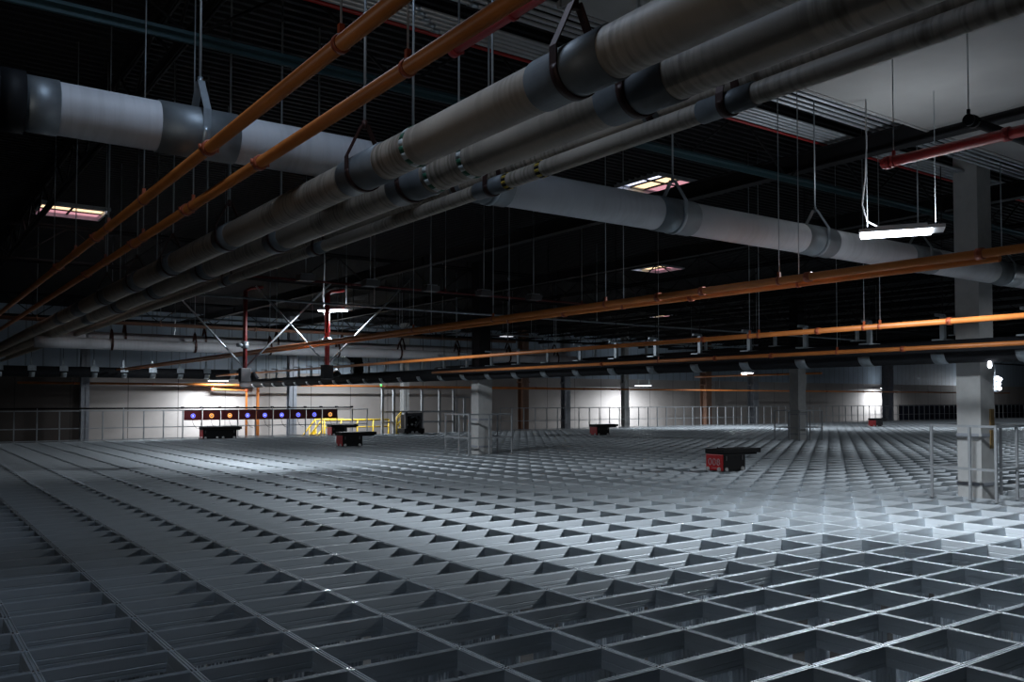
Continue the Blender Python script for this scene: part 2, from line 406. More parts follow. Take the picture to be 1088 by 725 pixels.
# ------------------------------------------------------------------ perimeter railing
RB = 34.42
def railing(a0, a1, label):
    n = int(round((a1 - a0) / CELL_A))
    t = thing('guard_railing', label, 'railing', (a0, RB, 0))
    post = None
    for i in range(n + 1):
        if post is None: post = MB().box(-.02, .02, -.02, .02, .002, 1.07).box(-.05, .05, -.04, .04, .002, .02).build('post', 'handrail', t)
        else: inst(post, 'post', (CELL_A * i, 0, 0), t)
    L = n * CELL_A
    MB().box(-.03, L + .03, -.022, .022, 1.065, 1.105, .006).build('top_rail', 'handrail', t)
    MB().box(-.02, L + .02, -.014, .014, .44, .475).build('middle_rail', 'handrail', t)
    MB().box(-.02, L + .02, -.01, .01, .01, .05).build('toe_rail', 'handrail', t)
    return t
railing(xa(-4), xa(18), 'long galvanised railing along the far left edge of the grid')
railing(xa(28), xa(28 + 78), 'long galvanised railing along the far right edge of the grid')

# black conduit with knobs over the left railing
t = thing('cable_conduit', 'black conduit with knobs running just above the left railing', 'conduit', (xa(-4), RB + .05, 1.17))
MB().tube([(0, 0, 0), (xa(17) - xa(-4), 0, 0)], .03, 8).build('tube', 'black', t)
for i in range(7, 18): MB().box(xa(i) - xa(-4) - .06, xa(i) - xa(-4) + .06, -.03, .03, -.02, .055, .01).build('clamp', 'black', t)
for i in (-4, 0, 4, 8, 12, 16): MB().box(xa(i) - xa(-4) - .012, xa(i) - xa(-4) + .012, -.06, -.03, -.08, .02).build('bracket', 'handrail', t)

# chargers on the railing
glow = 'BOOBBBBBO'
posn = ['first', 'second', 'third', 'fourth', 'fifth', 'sixth', 'seventh', 'eighth', 'ninth']
for k in range(9):
    c = glow[k]; nm = 'blue' if c == 'B' else 'orange'
    x = xa(7 + k) + CELL_A / 2
    t = thing('charging_station', f'dark red charger with glowing {nm} icon, {posn[k]} from the left in its row of nine', 'charger', (x, RB - .07, .70), 0, 'chargers on the left railing')
    MB().box(-.325, .325, -.03, .03, 0, .37, .008).build('panel', 'charger', t)
    mb = MB(); mb.box(-.325, .325, -.034, .03, .37, .385); mb.build('cover_strip', 'black', t)
    mb = MB(); mb.ring((0, -.034, .17), (0, 1, 0), .072, .015, 20, 6)
    mb.build('light_ring', 'led_blue' if c == 'B' else 'led_orange', t)
    mb = MB()
    if k in (0, 3): mb.box(-.02, .02, -.038, -.03, .135, .205); 
    elif k in (2, 4, 5): mb.box(-.035, .035, -.038, -.03, .145, .195, .004)
    elif k == 8: mb.box(-.010, .012, -.038, -.03, .13, .20)
    else:
        mb.tube([(-.02, -.035, .20), (0, -.035, .17), (.02, -.035, .20)], .009, 5); mb.tube([(0, -.035, .17), (0, -.035, .135)], .009, 5)
    mb.build('icon', 'led_core' if c == 'B' else 'led_core_o', t)
    MB().tube([(0, 0, 0), (0, 0, -.08), (.05, 0, -.2), (.14, 0, -.3), (.26, .0, -.34)], .008, 6).build('cable', 'black', t)

# ------------------------------------------------------------------ columns and their guards
def guarded_column(a, b, w, label, ga0, ga1, gb0, gb1, glabel, notice=False, white=9.0):
    t = thing('column', label, 'column', (a, b, -5.2))
    h = w / 2; z1 = DECK + 5.2
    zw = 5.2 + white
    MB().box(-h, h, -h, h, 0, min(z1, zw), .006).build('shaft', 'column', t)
    if zw < z1: MB().box(-h + .01, h - .01, -h + .01, h - .01, zw - .01, z1).build('shaded_upper_shaft', 'dark_steel', t)  # dark colour stands in for shade on the unlit upper column
    mb = MB()
    for z in (5.2 + .18, 5.2 + .92): mb.box(-h - .012, h + .012, -h - .012, h + .012, z, z + .05)
    mb.build('strap', 'column_grey', t)
    mb = MB(); mb.box(-h - .025, h + .025, -h - .004, -h + .03, 0, min(z1, zw) - .05); mb.build('conduit_cover', 'column', t)
    if notice:
        for z0, z1_ in ((5.2 + .74, 5.2 + 1.02), (5.2 + 1.07, 5.2 + 1.34)):
            MB().box(.05, h - .015, -h - .022, -h - .005, z0, z1_).build('notice', 'tag', t)
    else:
        MB().box(h - .02, h + .11, -h + .0, h - .1, 5.2 + 2.05, 5.2 + 2.45, .01).build('junction_box', 'column', t)
    g = thing('column_guard', glabel, 'railing', (ga0, gb0, 0))
    A, B = ga1 - ga0, gb1 - gb0
    pts = [(0, 0), (A, 0), (A, B), (0, B), (A / 2 - .05, 0), (A / 2 + .15, B), (0, B / 2 - .1), (A, B / 2 + .1)]
    for px, py in pts: MB().box(px - .017, px + .017, py - .017, py + .017, -.02, 1.10).box(px - .045, px + .045, py - .045, py + .045, .0, .012).build('post', 'handrail', g)
    for nm, z in (('top_rail', 1.09), ('middle_rail', .46)):
        mb = MB()
        mb.box(-.02, A + .02, -.018, .018, z - .018, z + .018); mb.box(-.02, A + .02, B - .018, B + .018, z - .018, z + .018)
        mb.box(-.018, .018, 0, B, z - .018, z + .018); mb.box(A - .018, A + .018, 0, B, z - .018, z + .018)
        mb.build(nm, 'handrail', g)
guarded_column(13.55, 6.72, .37, 'thick white column with ochre notices close on the right', 12.98, 14.35, 6.15, 7.1, 'galvanised guard rail around the near right column', True)
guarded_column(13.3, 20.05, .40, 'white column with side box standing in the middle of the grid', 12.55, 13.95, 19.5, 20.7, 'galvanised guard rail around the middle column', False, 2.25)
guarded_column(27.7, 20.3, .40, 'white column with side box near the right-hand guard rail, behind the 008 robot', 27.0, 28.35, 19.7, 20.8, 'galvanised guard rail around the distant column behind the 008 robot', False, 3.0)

# wall columns beyond the railing
for x, w, m, lab in ((90, .30, 'column_grey', 'grey-blue wall column behind the left railing'),
                     (310, .34, 'column_grey', 'grey-blue column behind the red charger row'),
                     (430, .32, 'column', 'pale column behind the white frame enclosure'),
                     (556, .42, 'column_brown', 'brown column left of the dim middle wall'),
                     (601, .38, 'column_grey', 'grey column in the dim middle of the far wall'),
                     (664, .34, 'column', 'pale slim column beside the brightly lit wall patch'),
                     (750, .5, 'column_brown', 'brown column behind the right railing'),
                     (800, .5, 'column_grey', 'grey column under the small hanging lamp, behind the railing'),
                     (943, .6, 'column_grey', 'dark grey column beside the bright wall patch on the right')):
    b = 37.2; a = a_at(b, x); h = w / 2
    t = thing('wall_column', lab, 'column', (a, b, -5.2))
    mb = MB(); mb.box(-h, h, -h, -h + .03, 0, 10.4); mb.box(-h, h, h - .03, h, 0, 10.4); mb.box(-.015, .015, -h, h, 0, 10.4)
    mb.build('flanges', m, t)
    MB().box(-h - .04, h + .04, -h - .04, h + .04, 7.6, 7.66).build('collar_plate', m, t)

# ------------------------------------------------------------------ pipes
def strap_at(mb, pos, axis, R, w=.05):
    pass
def insulated(name, label, axis, fix, z, R, l0, l1, jm, sleeves, straps, markers=(), strap_m='strap', sleeve_m='sleeve', marker_m='green', elbow=None, top=DECK):
    """wrapped pipe with saddles, strap hangers to the roof and marker rings"""
    loc = (fix, l0, z) if axis == 'y' else (l0, fix, z)
    t = thing(name, label, 'pipe', loc)
    ax = Vector((0, 1, 0)) if axis == 'y' else Vector((1, 0, 0))
    P = lambda l: ax * (l - l0)
    n = max(2, int((l1 - l0) / .5)); pts = [ax * ((l1 - l0) * i / n) for i in range(n + 1)]
    if elbow:
        end = pts[-1]
        R2 = .45
        pts = [p for p in pts if p.length < (l1 - l0) - R2] + [end + ax * (-R2 + R2 * math.sin(q)) + elbow * (R2 - R2 * math.cos(q)) for q in [PI / 2 * k / 6 for k in range(7)]]
    MB().tube(pts, R, 28).build('jacket', jm, t)
    for s0, s1 in sleeves:
        MB().band(P((s0 + s1) / 2), ax, R - .01, abs(s1 - s0), .018, seg=32).build('saddle', sleeve_m, t)
    for sp in straps:
        c = P(sp); mb = MB()
        side = ax.cross(Vector((0, 0, 1)))
        mb.band(c, ax, R + .009, .05, .008, PI * .5, PI * 1.5, 20)
        top_p = c + Vector((0, 0, R + .20)); wv = ax * .025
        for sg in (-1, 1):
            path = [c + side * sg * (R + .013), c + side * sg * (R + .013) + Vector((0, 0, R * .75)), top_p + side * sg * .02]
            th = side * .004
            mb.loop([[p - wv - th, p + wv - th, p + wv + th, p - wv + th] for p in path], True, True, False)
        mb.tube([top_p - Vector((0, 0, .03)), top_p + Vector((0, 0, .03))], .018, 6)
        o = mb.build('strap_hanger', strap_m, t)
        MB().tube([c + Vector((0, 0, R + .2)), c + Vector((0, 0, top - z))], .009, 6).build('hanger_rod', 'rod', o)
    for mk in markers:
        c = P(mk); o = None
        mb = MB(); k = 18
        for q in range(k):
            mb.mi = q % 2
            mb.band(c, ax, R - .002, .045, .006, 2 * PI * q / k, 2 * PI * (q + 1) / k, 2)
        mb.build('marker_ring', [marker_m, 'black' if marker_m == 'yellow_mark' else 'white'], t)
    return t
B_ = lambda a, *xs: [b_at(a, x) for x in xs]
P1, P2, P3, P4 = 2.56, 2.98, 3.52, 3.69
Z1 = EYE + 1.53
def sl(a, *prs): return [tuple(sorted((b_at(a, p), b_at(a, q)))) for p, q in prs]
BE = 22.0                                  # where the runs turn along X
insulated('insulated_pipe', 'upper of the two thick dusty wrapped pipes crossing the top of the picture', 'y', P1, Z1, .118, -3, 44 if False else 39.2, 'jacket',
          sl(P1, (578, 655), (372, 410), (236, 248), (176, 188), (139, 150), (108, 117), (82, 90), (62, 67)) , B_(P1, 612, 386, 242, 182, 144, 112), B_(P1, 407, 443))
insulated('insulated_pipe', 'lower of the two thick dusty wrapped pipes crossing the top of the picture', 'y', P2, Z1, .118, -3, 39.2, 'jacket',
          sl(P2, (650, 722), (424, 460), (290, 304), (212, 224), (160, 170), (122, 130), (92, 98)), B_(P2, 680, 438, 297, 218, 165, 126), B_(P2, 466, 503))
insulated('insulated_pipe', 'thin beige wrapped pipe running under the thick pair', 'y', P3, EYE + 1.545, .055, -3, 39.2, 'jacket',
          sl(P3, (748, 806), (508, 538), (330, 345), (235, 246)), B_(P3, 776, 523, 337, 240), B_(P3, 541, 577), marker_m='yellow_mark')
insulated('insulated_pipe', 'thinnest pale pipe half hidden behind the thick wrapped pair', 'y', P4, EYE + 1.712, .05, -3, 39.2, 'jacket',
          sl(P4, (690, 706), (482, 492)), B_(P4, 698, 487))
# branches along X at the far end
BR = insulated('branch_pipe', 'upper pale branch pipe running level beneath the far siding wall', 'x', 22.6, Z1 - .05, .15, 3.0, 18.3, 'jacket_x', [], [4.6 + 1.9 * k for k in range(8)])
BR2 = insulated('branch_pipe', 'lower pale branch pipe running level above the red charger row', 'x', 22.0, Z1 - .22, .13, 2.6, 18.3, 'jacket_x', [], [4.2 + 1.9 * k for k in range(8)])
for t, fixx in ((BR, P2), (BR2, P1)):
    pass
A_ = lambda b, *xs: [a_at(b, x) for x in xs]
def sla(b, *prs): return [tuple(sorted((a_at(b, p), a_at(b, q)))) for p, q in prs]
WB = 6.15
insulated('insulated_pipe', 'fat white wrapped pipe crossing behind the dusty pair from upper left to right', 'x', WB, EYE + 1.86, .168, -1.2, 30, 'jacket_x',
          sla(WB, (12, 56), (163, 246), (500, 537), (696, 734), (851, 882), (964, 991), (1054, 1079)), A_(WB, 209, 519, 716, 868, 978, 1067), strap_m='galv', sleeve_m='sleeve_light')
# dark end flange at far left
t = thing('pipe_flange', 'black flanged joint on the white pipe at the left edge', 'flange', (a_at(WB, 4), WB, EYE + 1.86))
MB().band((0, 0, 0), (1, 0, 0), .165, .16, .03, seg=28).build('sleeve_ring', 'black', t)
MB().band((-.08, 0, 0), (1, 0, 0), .165, .025, .085, seg=28).build('flange_ring', 'black', t)

def steel_pipe(name, label, axis, fix, z, r, l0, l1, m, hang, rings, ring_m, cat='pipe', top=DECK, double=None):
    loc = (fix, l0, z) if axis == 'y' else (l0, fix, z)
    t = thing(name, label, cat, loc)
    ax = Vector((0, 1, 0)) if axis == 'y' else Vector((1, 0, 0)); P = lambda l: ax * (l - l0)
    MB().tube([P(l0), P(l1)], r, 16).build('tube', m, t)
    for h in hang:
        c = P(h)
        mb = MB(); mb.band(c, ax, r + .001, .03, .006, seg=18); mb.box(c.x - .012, c.x + .012, c.y - .012, c.y + .012, r + .004, r + .05)
        o = mb.build('ring_hanger', ring_m, t)
        MB().tube([c + Vector((0, 0, r + .04)), c + Vector((0, 0, top - z))], .0055, 6).build('hanger_rod', 'rod', o)
    for q in rings:
        c = P(q); mb = MB(); mb.band(c, ax, r - .002, .055, .014, seg=18)
        side = ax.cross(Vector((0, 0, 1)))
        for sg in (-1, 1):
            p = c + side * sg * (r + .016); mb.tube([p - Vector((0, 0, .018)), p + Vector((0, 0, .018))], .012, 6)
        mb.build('coupling', ring_m, t)
    return t
O1, O2 = 1.57, 1.94
zO = EYE + 1.553
steel_pipe('sprinkler_pipe', 'leftmost orange pipe slanting across the upper left', 'y', O1, zO, .036, .2, 35.6, 'orange', B_(O1, 360, 150, 113, 78, 55), B_(O1, 219, 100, 60), 'orange_ring')
steel_pipe('sprinkler_pipe', 'second orange pipe, just right of the leftmost orange one', 'y', O2, zO, .037, .2, 35.6, 'orange', B_(O2, 432, 203, 150, 110), B_(O2, 274, 196, 140, 90), 'orange_ring')
steel_pipe('sprinkler_pipe', 'main orange pipe descending from the right edge under the white pipe', 'y', 7.0, EYE + 1.158, .036, -1, 35.6, 'orange', B_(7.0, 644, 829, 524, 439), B_(7.0, 747, 1044, 700, 860), 'orange_ring')
steel_pipe('sprinkler_pipe', 'orange pipe running directly alongside and under the main right one', 'y', 7.3, EYE + 1.15, .030, 3.4, 35.6, 'orange', B_(7.3, 663, 850, 541, 458), B_(7.3, 735, 600), 'orange_ring')
steel_pipe('sprinkler_pipe', 'brightly lit orange pipe right below the large lamp', 'y', 10.75, EYE + .985, .037, 0, 35.6, 'orange', B_(10.75, 919, 936, 797, 807), B_(10.75, 1010, 870, 748), 'orange_ring')
steel_pipe('sprinkler_pipe', 'lowest orange pipe in front of the black insulated duct', 'y', 12.3, EYE + .765, .033, 0, 21, 'orange', B_(12.3, 890, 700), B_(12.3, 960, 820, 760, 640), 'orange_ring')
steel_pipe('red_pipe', 'red pipe with capped end beside the upper orange pipes', 'y', 2.75, EYE + 2.13, .034, .5, b_at(2.75, 480), 'red', B_(2.75, 545), [b_at(2.75, 483)], 'red')
steel_pipe('red_pipe', 'red pipe below the grey soffit at right, its capped end above the large lamp', 'y', 7.7, EYE + 2.265, .05, .5, b_at(7.7, 941), 'red', B_(7.7, 953), B_(7.7, 947, 1075), 'red')
steel_pipe('black_pipe', 'short black pipe hung below the grey soffit at the right edge', 'x', 3.87, EYE + 2.50, .045, a_at(3.87, 1034), 12, 'black', A_(3.87, 1034, 1200), [a_at(3.87, 1036) + .04], 'black', top=4.78)
steel_pipe('red_pipe', 'thin red pipe behind the row of dark hanging boxes', 'x', 14.2, EYE + 2.06, .02, 3.5, 13, 'dimmed_red', [4.4, 8.6, 12], [6.6, 10.8], 'dimmed_red')
steel_pipe('brown_pipe', 'dull brown pipe level in front of the branching pipes at left', 'x', 20.8, EYE + 1.72, .04, 1.0, 15, 'column_brown', [2.5, 5, 9, 12.5], [3.4, 7.2], 'column_brown')
steel_pipe('sprinkler_pipe', 'dull orange pipe low in the distance crossing the dim far wall', 'x', 33.0, EYE + .55, .045, 17, 72, 'orange', [19, 25, 31, 38, 45, 52, 60, 68], [22, 28, 35, 48], 'orange_ring')
steel_pipe('sprinkler_pipe', 'dull orange pipe on the far left wall beneath the black duct', 'x', 38.6, EYE + .68, .045, 4, 30, 'orange', [], [6, 9, 15, 20], 'orange_ring')
steel_pipe('sprinkler_pipe', 'short bright orange pipe with an upturned end beside the small hanging lamp', 'y', 36.0, EYE + 1.28, .05, 25, 33, 'orange', [26.2, 29.0], [27.5], 'orange_ring')
steel_pipe('conduit_pipe', 'thin grey conduit crossing the black roof behind the second skylight', 'x', 16, EYE + 1.9, .02, 4, 50, 'galv', [8, 14, 20, 26], [], 'galv', cat='conduit')
steel_pipe('conduit_pipe', 'thin grey conduit crossing the black roof near the farthest skylight', 'x', 24, EYE + 2.2, .025, 4, 60, 'galv', [10, 18, 26, 36], [], 'galv', cat='conduit')

# orange drop pipes at the lit wall
wy = 39.2
def wall_drop(name, label, pts, r):
    c = pts[0]; t = thing(name, label, 'pipe', c)
    MB().tube([Vector(p) - Vector(c) for p in pts], r, 10).build('tube', 'orange', t)
    for p in pts[1:-1]: MB().tube([Vector(p) - Vector(c) + Vector((0, 0, .07)), Vector(p) - Vector(c) - Vector((0, 0, .07))], r + .02, 10).build('elbow', 'orange_ring', t)
xz = lambda x, y, b=wy: (a_at(b, x), b, EYE + (HZ - y) * (b / (S - C * (x - CX) / F)) / F)
wall_drop('drop_pipe', 'thick orange pipe dropping down the brightly lit wall', [xz(205, 408.6), xz(274, 410.5), (xz(274, 410)[0], wy, -1.0)], .085)
wall_drop('drop_pipe', 'thinner orange pipe dropping down the lit wall, left of the thick one', [xz(226, 410, 38.9), xz(226, 413.5, 38.9), xz(262, 415, 38.9), (xz(262, 415, 38.9)[0], 38.9, -1.0)], .055)

# ------------------------------------------------------------------ black insulated ducts
def duct(label, axis, fix, z, R, l0, l1, hangers, riser=None, top=DECK):
    loc = (fix, l0, z) if axis == 'y' else (l0, fix, z)
    t = thing('air_duct', label, 'duct', loc)
    ax = Vector((0, 1, 0)) if axis == 'y' else Vector((1, 0, 0)); P = lambda l: ax * (l - l0)
    n = int((l1 - l0) / 1.2)
    MB().tube([ax * ((l1 - l0) * i / n) for i in range(n + 1)], R, 24).build('insulation', 'duct', t)
    for h in hangers:
        c = P(h); mb = MB()
        mb.band(c, ax, R + .002, .2, .008, PI * .55, PI * 1.45, 16)
        mb.build('saddle', 'galv', t)
        mb = MB()
        if axis == 'y': mb.box(-.03, .03, c.y - .035, c.y + .035, R, R + .38); mb.box(-.2, .03, c.y - .02, c.y + .02, R + .35, R + .39); mb.box(-.16, .16, c.y - .09, c.y + .09, R - .01, R + .012)
        else: mb.box(c.x - .035, c.x + .035, -.03, .03, R, R + .3); mb.box(c.x - .14, c.x + .14, -.2, .2, R - .18, R + .012)
        o = mb.build('hanger_bracket', 'galv', t)
        MB().tube([c + Vector((0, 0, R + .3)), c + Vector((0, 0, top - z))], .008, 5).build('hanger_rod', 'dark_steel', o)
    return t
duct('long black insulated duct with grey saddles receding from the right edge', 'y', 12.8, EYE + .72, .175, 1.0, 38.5, [6.8 + 1.2 * k for k in range(-2, 26)])
duct('black insulated duct with bracket hangers along the far left wall', 'x', 36.2, EYE + 1.06, .20, 1.5, 12.3, [2.1 + 1.05 * k for k in range(10)])
t = thing('duct_riser', 'black upright duct elbow rising where the long duct nears the wall', 'duct', (13.15, 27.6, EYE + .72))
MB().tube([(0, 0, -.05), (0, 0, .5), (-.05, 0, .75), (-.3, 0, .95)], .22, 18).build('insulation', 'duct', t)
MB().band((0, 0, .3), (0, 0, 1), .222, .06, .012, seg=20).build('band', 'dark_steel', t)
duct('second black duct higher up behind the long one on the right', 'y', 19.0, EYE + 1.18, .24, 3.0, 32, [5 + 2.4 * k for k in range(11)])

# ------------------------------------------------------------------ lamps
def make_lamp(label, loc, size, power, rz=0, name='ceiling_lamp', wires=True, lens='lamp_lens', top=DECK, color=(.86, .93, 1.0), cord=True, spread=PI, up=0):
    L, W = size
    t = thing(name, label, 'lamp', loc, rz, 'hanging linear lamps')
    mb = MB(); mb.box(-L / 2, L / 2, -W / 2, W / 2, .012, .05, .008); mb.box(-L * .3, L * .3, -W * .3, W * .3, .05, .085, .008)
    for k in range(6): mb.box(-L * .42 + k * L * .168 - .004, -L * .42 + k * L * .168 + .004, -W * .45, W * .45, .05, .062)
    mb.build('housing', 'lamp_body', t)
    mb = MB(); mb.box(-L / 2 + .015, L / 2 - .12, -W / 2 + .012, -.01, -.006, .014, .004); mb.box(-L / 2 + .015, L / 2 - .12, .01, W / 2 - .012, -.006, .014, .004)
    mb.build('lens', lens, t)
    if wires:
        H = top - loc[2]
        for sx in (-1, 1):
            MB().tube([(sx * L * .4, 0, .05), (sx * L * .4, 0, H)], .004, 5).build('suspension_wire', 'rod', t)
        if cord: MB().tube([(-L * .25, 0, .08), (-L * .4, 0, .16), (-L * .46, .02, .35), (-L * .42, .02, .65), (-L * .40, .02, min(1.0, H * .6)), (-L * .4, 0, H)], .009, 6).build('cord', 'lamp_body', t)
    if power:
        ld = bpy.data.lights.new('lamp_light', 'AREA'); ld.shape = 'RECTANGLE'; ld.size = L * .95; ld.size_y = W * .9; ld.energy = power; ld.color = color
        ld.spread = spread
        lo = bpy.data.objects.new('lamp_light', ld); COL.objects.link(lo); lo.parent = t; lo.location = (0, 0, -.015)
    if up:  # added upward fill for roof and siding; the fixture itself only shines down
        ld = bpy.data.lights.new('added_roof_fill', 'AREA'); ld.shape = 'RECTANGLE'; ld.size = L * .9; ld.size_y = W * .8; ld.energy = up; ld.color = color
        lo = bpy.data.objects.new('added_roof_fill', ld); COL.objects.link(lo); lo.parent = t; lo.location = (0, 0, .1); lo.rotation_euler = (PI, 0, 0)
    return t
Q = math.radians(-58)
make_lamp('largest bright hanging lamp on the right with looping white cord', (8.83, 5.13, 3.27), (.84, .34), 390, Q, up=12, spread=math.radians(165))
make_lamp('bright lamp hanging beside the red upright pipe', (7.85, 17.6, 3.42), (.72, .3), 340, Q, up=6)
make_lamp('bright lamp above the left railing, over the first red chargers', (8.7, 33.0, 3.34), (.9, .35), 90, Q, up=12)
make_lamp('lamp low on the far wall beside the orange drop pipes', (11.6, 38.0, 2.3), (.9, .3), 320, 0, top=3.2, cord=False, up=6)
make_lamp('small bright lamp between the red upright pipe and the duct elbow', (16.65, 36.0, 3.42), (.45, .3), 420, 0, up=40)
make_lamp('lamp throwing the brightest glow on the middle of the far wall', (36.4, 37.4, 2.32), (1.1, .4), 460, 0, top=3.2, cord=False, up=8)
make_lamp('small lamp hanging from the short bright orange pipe at right', (36.4, 29.7, 2.88), (.75, .3), 350, 0, cord=False)
make_lamp('distant lamp by the bright wall patch near the dark navy screen', (63.6, 38.4, 2.4), (.8, .5), 300, 0, top=3.4, cord=False, up=8)
make_lamp('dimly glowing lamp under the middle orange pipe, left of centre', (13.0, 24.0, EYE + 2.0), (.55, .3), 0, 0, lens='dim_lens', cord=False)
make_lamp('faintly glowing lamp high in the dark right of centre', (17.0, 24.0, EYE + 2.15), (.5, .3), 0, 0, lens='dim_lens', cord=False)
# unseen lamps added to brighten the big pipes and the right-hand grid
make_lamp('added fill lamp, unseen, left of the near end of the grid', (-2.6, 2.2, 2.3), (1.05, .33), 4, Q, up=75, color=(1.0, .96, .9))
make_lamp('added fill lamp, unseen, beyond the right side of the grid', (22.0, 5.5, 3.44), (1.05, .33), 600, Q)
make_lamp('farther added fill lamp, unseen, beyond the right side of the grid', (36.0, 8.0, 3.44), (1.05, .33), 900, Q)
make_lamp('added fill lamp, unseen, over the distant right of the grid', (50.0, 21.0, 3.4), (1.05, .33), 800, Q)

# caged work bulb hanging from the duct on the right
t = thing('work_light', 'small glowing work bulb hanging under the black duct beside the near column', 'lamp', (12.75, b_at(12.75, 1052), 1.98))
MB().tube([(0, 0, -.05), (0, 0, -.02), (0, 0, .03), (0, 0, .06)], [.012, .028, .026, .012], 12).build('bulb', 'lamp_small', t)
MB().tube([(0, 0, .06), (0, 0, .12)], .02, 8).build('socket', 'lamp_body', t)
MB().tube([(0, 0, .12), (-.02, .02, .2), (.01, .05, .27), (.03, .03, .33)], .008, 6).build('cord', 'lamp_body', t)
t = thing('work_light', 'cluster of small glowing bulbs far off just right of the near column', 'lamp', (78.8, 37.0, 2.9))
mb = MB()
for dx, dz in ((0, 0), (.24, .4), (-.2, .5), (.12, -.4)): mb.tube([(dx, 0, dz - .16), (dx, 0, dz), (dx, 0, dz + .16)], [.1, .22, .1], 8)
mb.build('bulb', 'lamp_small', t); MB().box(-.4, .4, .25, .35, -.7, .8, .01).build('back_plate', 'galv', t)
MB().tube([(0, .3, .8), (0, .3, DECK - 2.9)], .02, 5).build('suspension_rod', 'rod', t)
ld = bpy.data.lights.new('lamp_light', 'POINT'); ld.energy = 130; ld.shadow_soft_size = .3; ld.color = (.86, .93, 1.0)
lo = bpy.data.objects.new('lamp_light', ld); COL.objects.link(lo); lo.parent = t; lo.location = (0, .9, 0)

# dark unlit boxes on rods
for k, (x, y) in enumerate(((324, 295), (393, 300), (457, 307), (514, 311), (567, 316))):
    b = 13.5; a = a_at(b, x)
    t = thing('sensor_box', ('first', 'second', 'third', 'fourth', 'fifth')[k] + ' from the left of five dark boxes hanging in a row', 'sensor', (a, b, EYE + 2.0), 0, 'dark boxes hanging in a row')
    MB().prism([(-.09, -.05), (.09, -.05), (.12, .05), (-.12, .05)], 'x', -.13, .13).build('housing', 'grey_machine', t)
    MB().box(-.1, .1, -.08, .08, .05, .07).build('top_plate', 'galv', t)
    MB().tube([(0, 0, .06), (0, 0, DECK - EYE - 2.0)], .008, 6).build('rod', 'rod', t)

# ------------------------------------------------------------------ red risers with sway braces
def riser(label, a, b, r, zb, zt, arm, m):
    t = thing('sprinkler_riser', label, 'riser', (a, b, zb))
    H = zt - zb
    MB().tube([(0, 0, .12), (0, 0, H)], r, 12).build('riser_pipe', m, t)
    MB().tube([(0, 0, H - .01), (arm * .25, .02, H + .06), (arm, .05, H + .12)], r * .7, 10).build('feed_pipe', m, t)
    MB().tube([(0, 0, .55), (0, 0, .7)], r + .035, 12).tube([(0, 0, .62), (-.18, -.02, .62)], .045, 10).build('valve', 'galv', t)
    MB().box(-.11, .11, -.09, .09, -.18, .12, .02).build('head_box', 'grey_machine', t)
    MB().tube([(.05, 0, -.1), (.2, -.05, -.05), (.24, -.06, -.02)], [.06, .09, .09], 12).build('horn', 'black', t)
    for ex, ey, ez in ((-1.35, .55, 1.75), (1.9, -.2, 2.1)):
        MB().tube([(0, 0, .12), (ex, ey, ez)], .022, 6).build('sway_brace', 'rod', t)
riser('bright red upright pipe with sway braces in front of a lit lamp', 7.50, 17.2, .052, 2.10, 3.72, .4, 'red')
riser('red upright pipe darkened as in shade, with sway braces, left of the lit one', 6.25, 18.7, .045, 2.05, 3.85, .4, 'dimmed_red')

# ------------------------------------------------------------------ robots
def digits(mb, cx, cz, h, w):
    """008 in outlined rounded figures on a face looking along -X, reading towards -Y"""
    r = .011
    for k, ch in enumerate('008'):
        y = cx - (k - 1) * w * 1.25
        if ch == '0': mb.ring((-.004, y, cz), (1, 0, 0), h / 2, r, 20, 6, sx=w / h * .86)
        else:
            mb.ring((-.004, y, cz + h * .25), (1, 0, 0), h * .23, r, 16, 6, sx=.95)
            mb.ring((-.004, y, cz - h * .235), (1, 0, 0), h * .26, r, 16, 6, sx=.95)
BA, BB, BH = .70, .46, .355
def make_robot(label, loc, number, BA=BA, over=.5):
    """red fronted carrier with a cantilevered black top"""
    t = thing('grid_robot', label, 'robot', loc, 0, 'carrier robots on the rail grid')
    MB().box(.012, BA, -BB / 2, BB / 2, .012, BH, .015).build('body', 'robot_black', t)
    o = MB().box(0, .05, -BB / 2 + .004, BB / 2 - .004, .02, BH - .004, .012).build('red_front', 'robot_red', t)
    if number:
        mb = MB(); digits(mb, .0, .195, .13, .09); mb.tube([(-.002, .06, .07), (-.002, -.06, .07)], .006, 5); mb.build('number', 'digit', o)
    mb = MB(); mb.box(-.015, BA + over, -BB / 2 - .01, BB / 2 + .01, BH + .005, BH + .105, .018)
    o = mb.build('top_deck', 'robot_black', t)
    MB().box(BA + .03, BA + over - .05, -.17, .17, BH - .03, BH + .01, .008).build('lift_frame', 'robot_black', o)
    MB().tube([(.28, .15, BH + .1), (.28, .15, BH + .135)], .012, 8).build('antenna', 'robot_black', o)
    wy_ = BB / 2
    for (x, y, ax) in ((.1, -wy_, 'y'), (BA - .1, -wy_, 'y'), (.1, wy_, 'y'), (BA - .1, wy_, 'y')) + (((BA / 2 - .1, -wy_, 'y'), (BA / 2 + .12, -wy_, 'y')) if BA > 1 else ()) + ((0, -wy_ + .1, 'x'), (0, wy_ - .06, 'x'), (BA, -wy_ + .1, 'x'), (BA, wy_ - .06, 'x')):
        mb = MB(); d = Vector((0, .028, 0)) if ax == 'y' else Vector((.028, 0, 0)); p = Vector((x, y, .046))
        mb.tube([p - d, p - d * .6, p + d * .6, p + d], [.036, .047, .047, .036], 16)
        mb.build('wheel', 'wheel', t)
    mb = MB()
    for x in (.1, BA - .1): mb.box(x - .02, x + .02, -BB / 2 - .012, -BB / 2 + .01, BH - .13, BH - .03, .004)
    mb.build('side_latch', 'grey_machine', t)
    return t
def snap(a, b):
    return (a, b, 0.0)
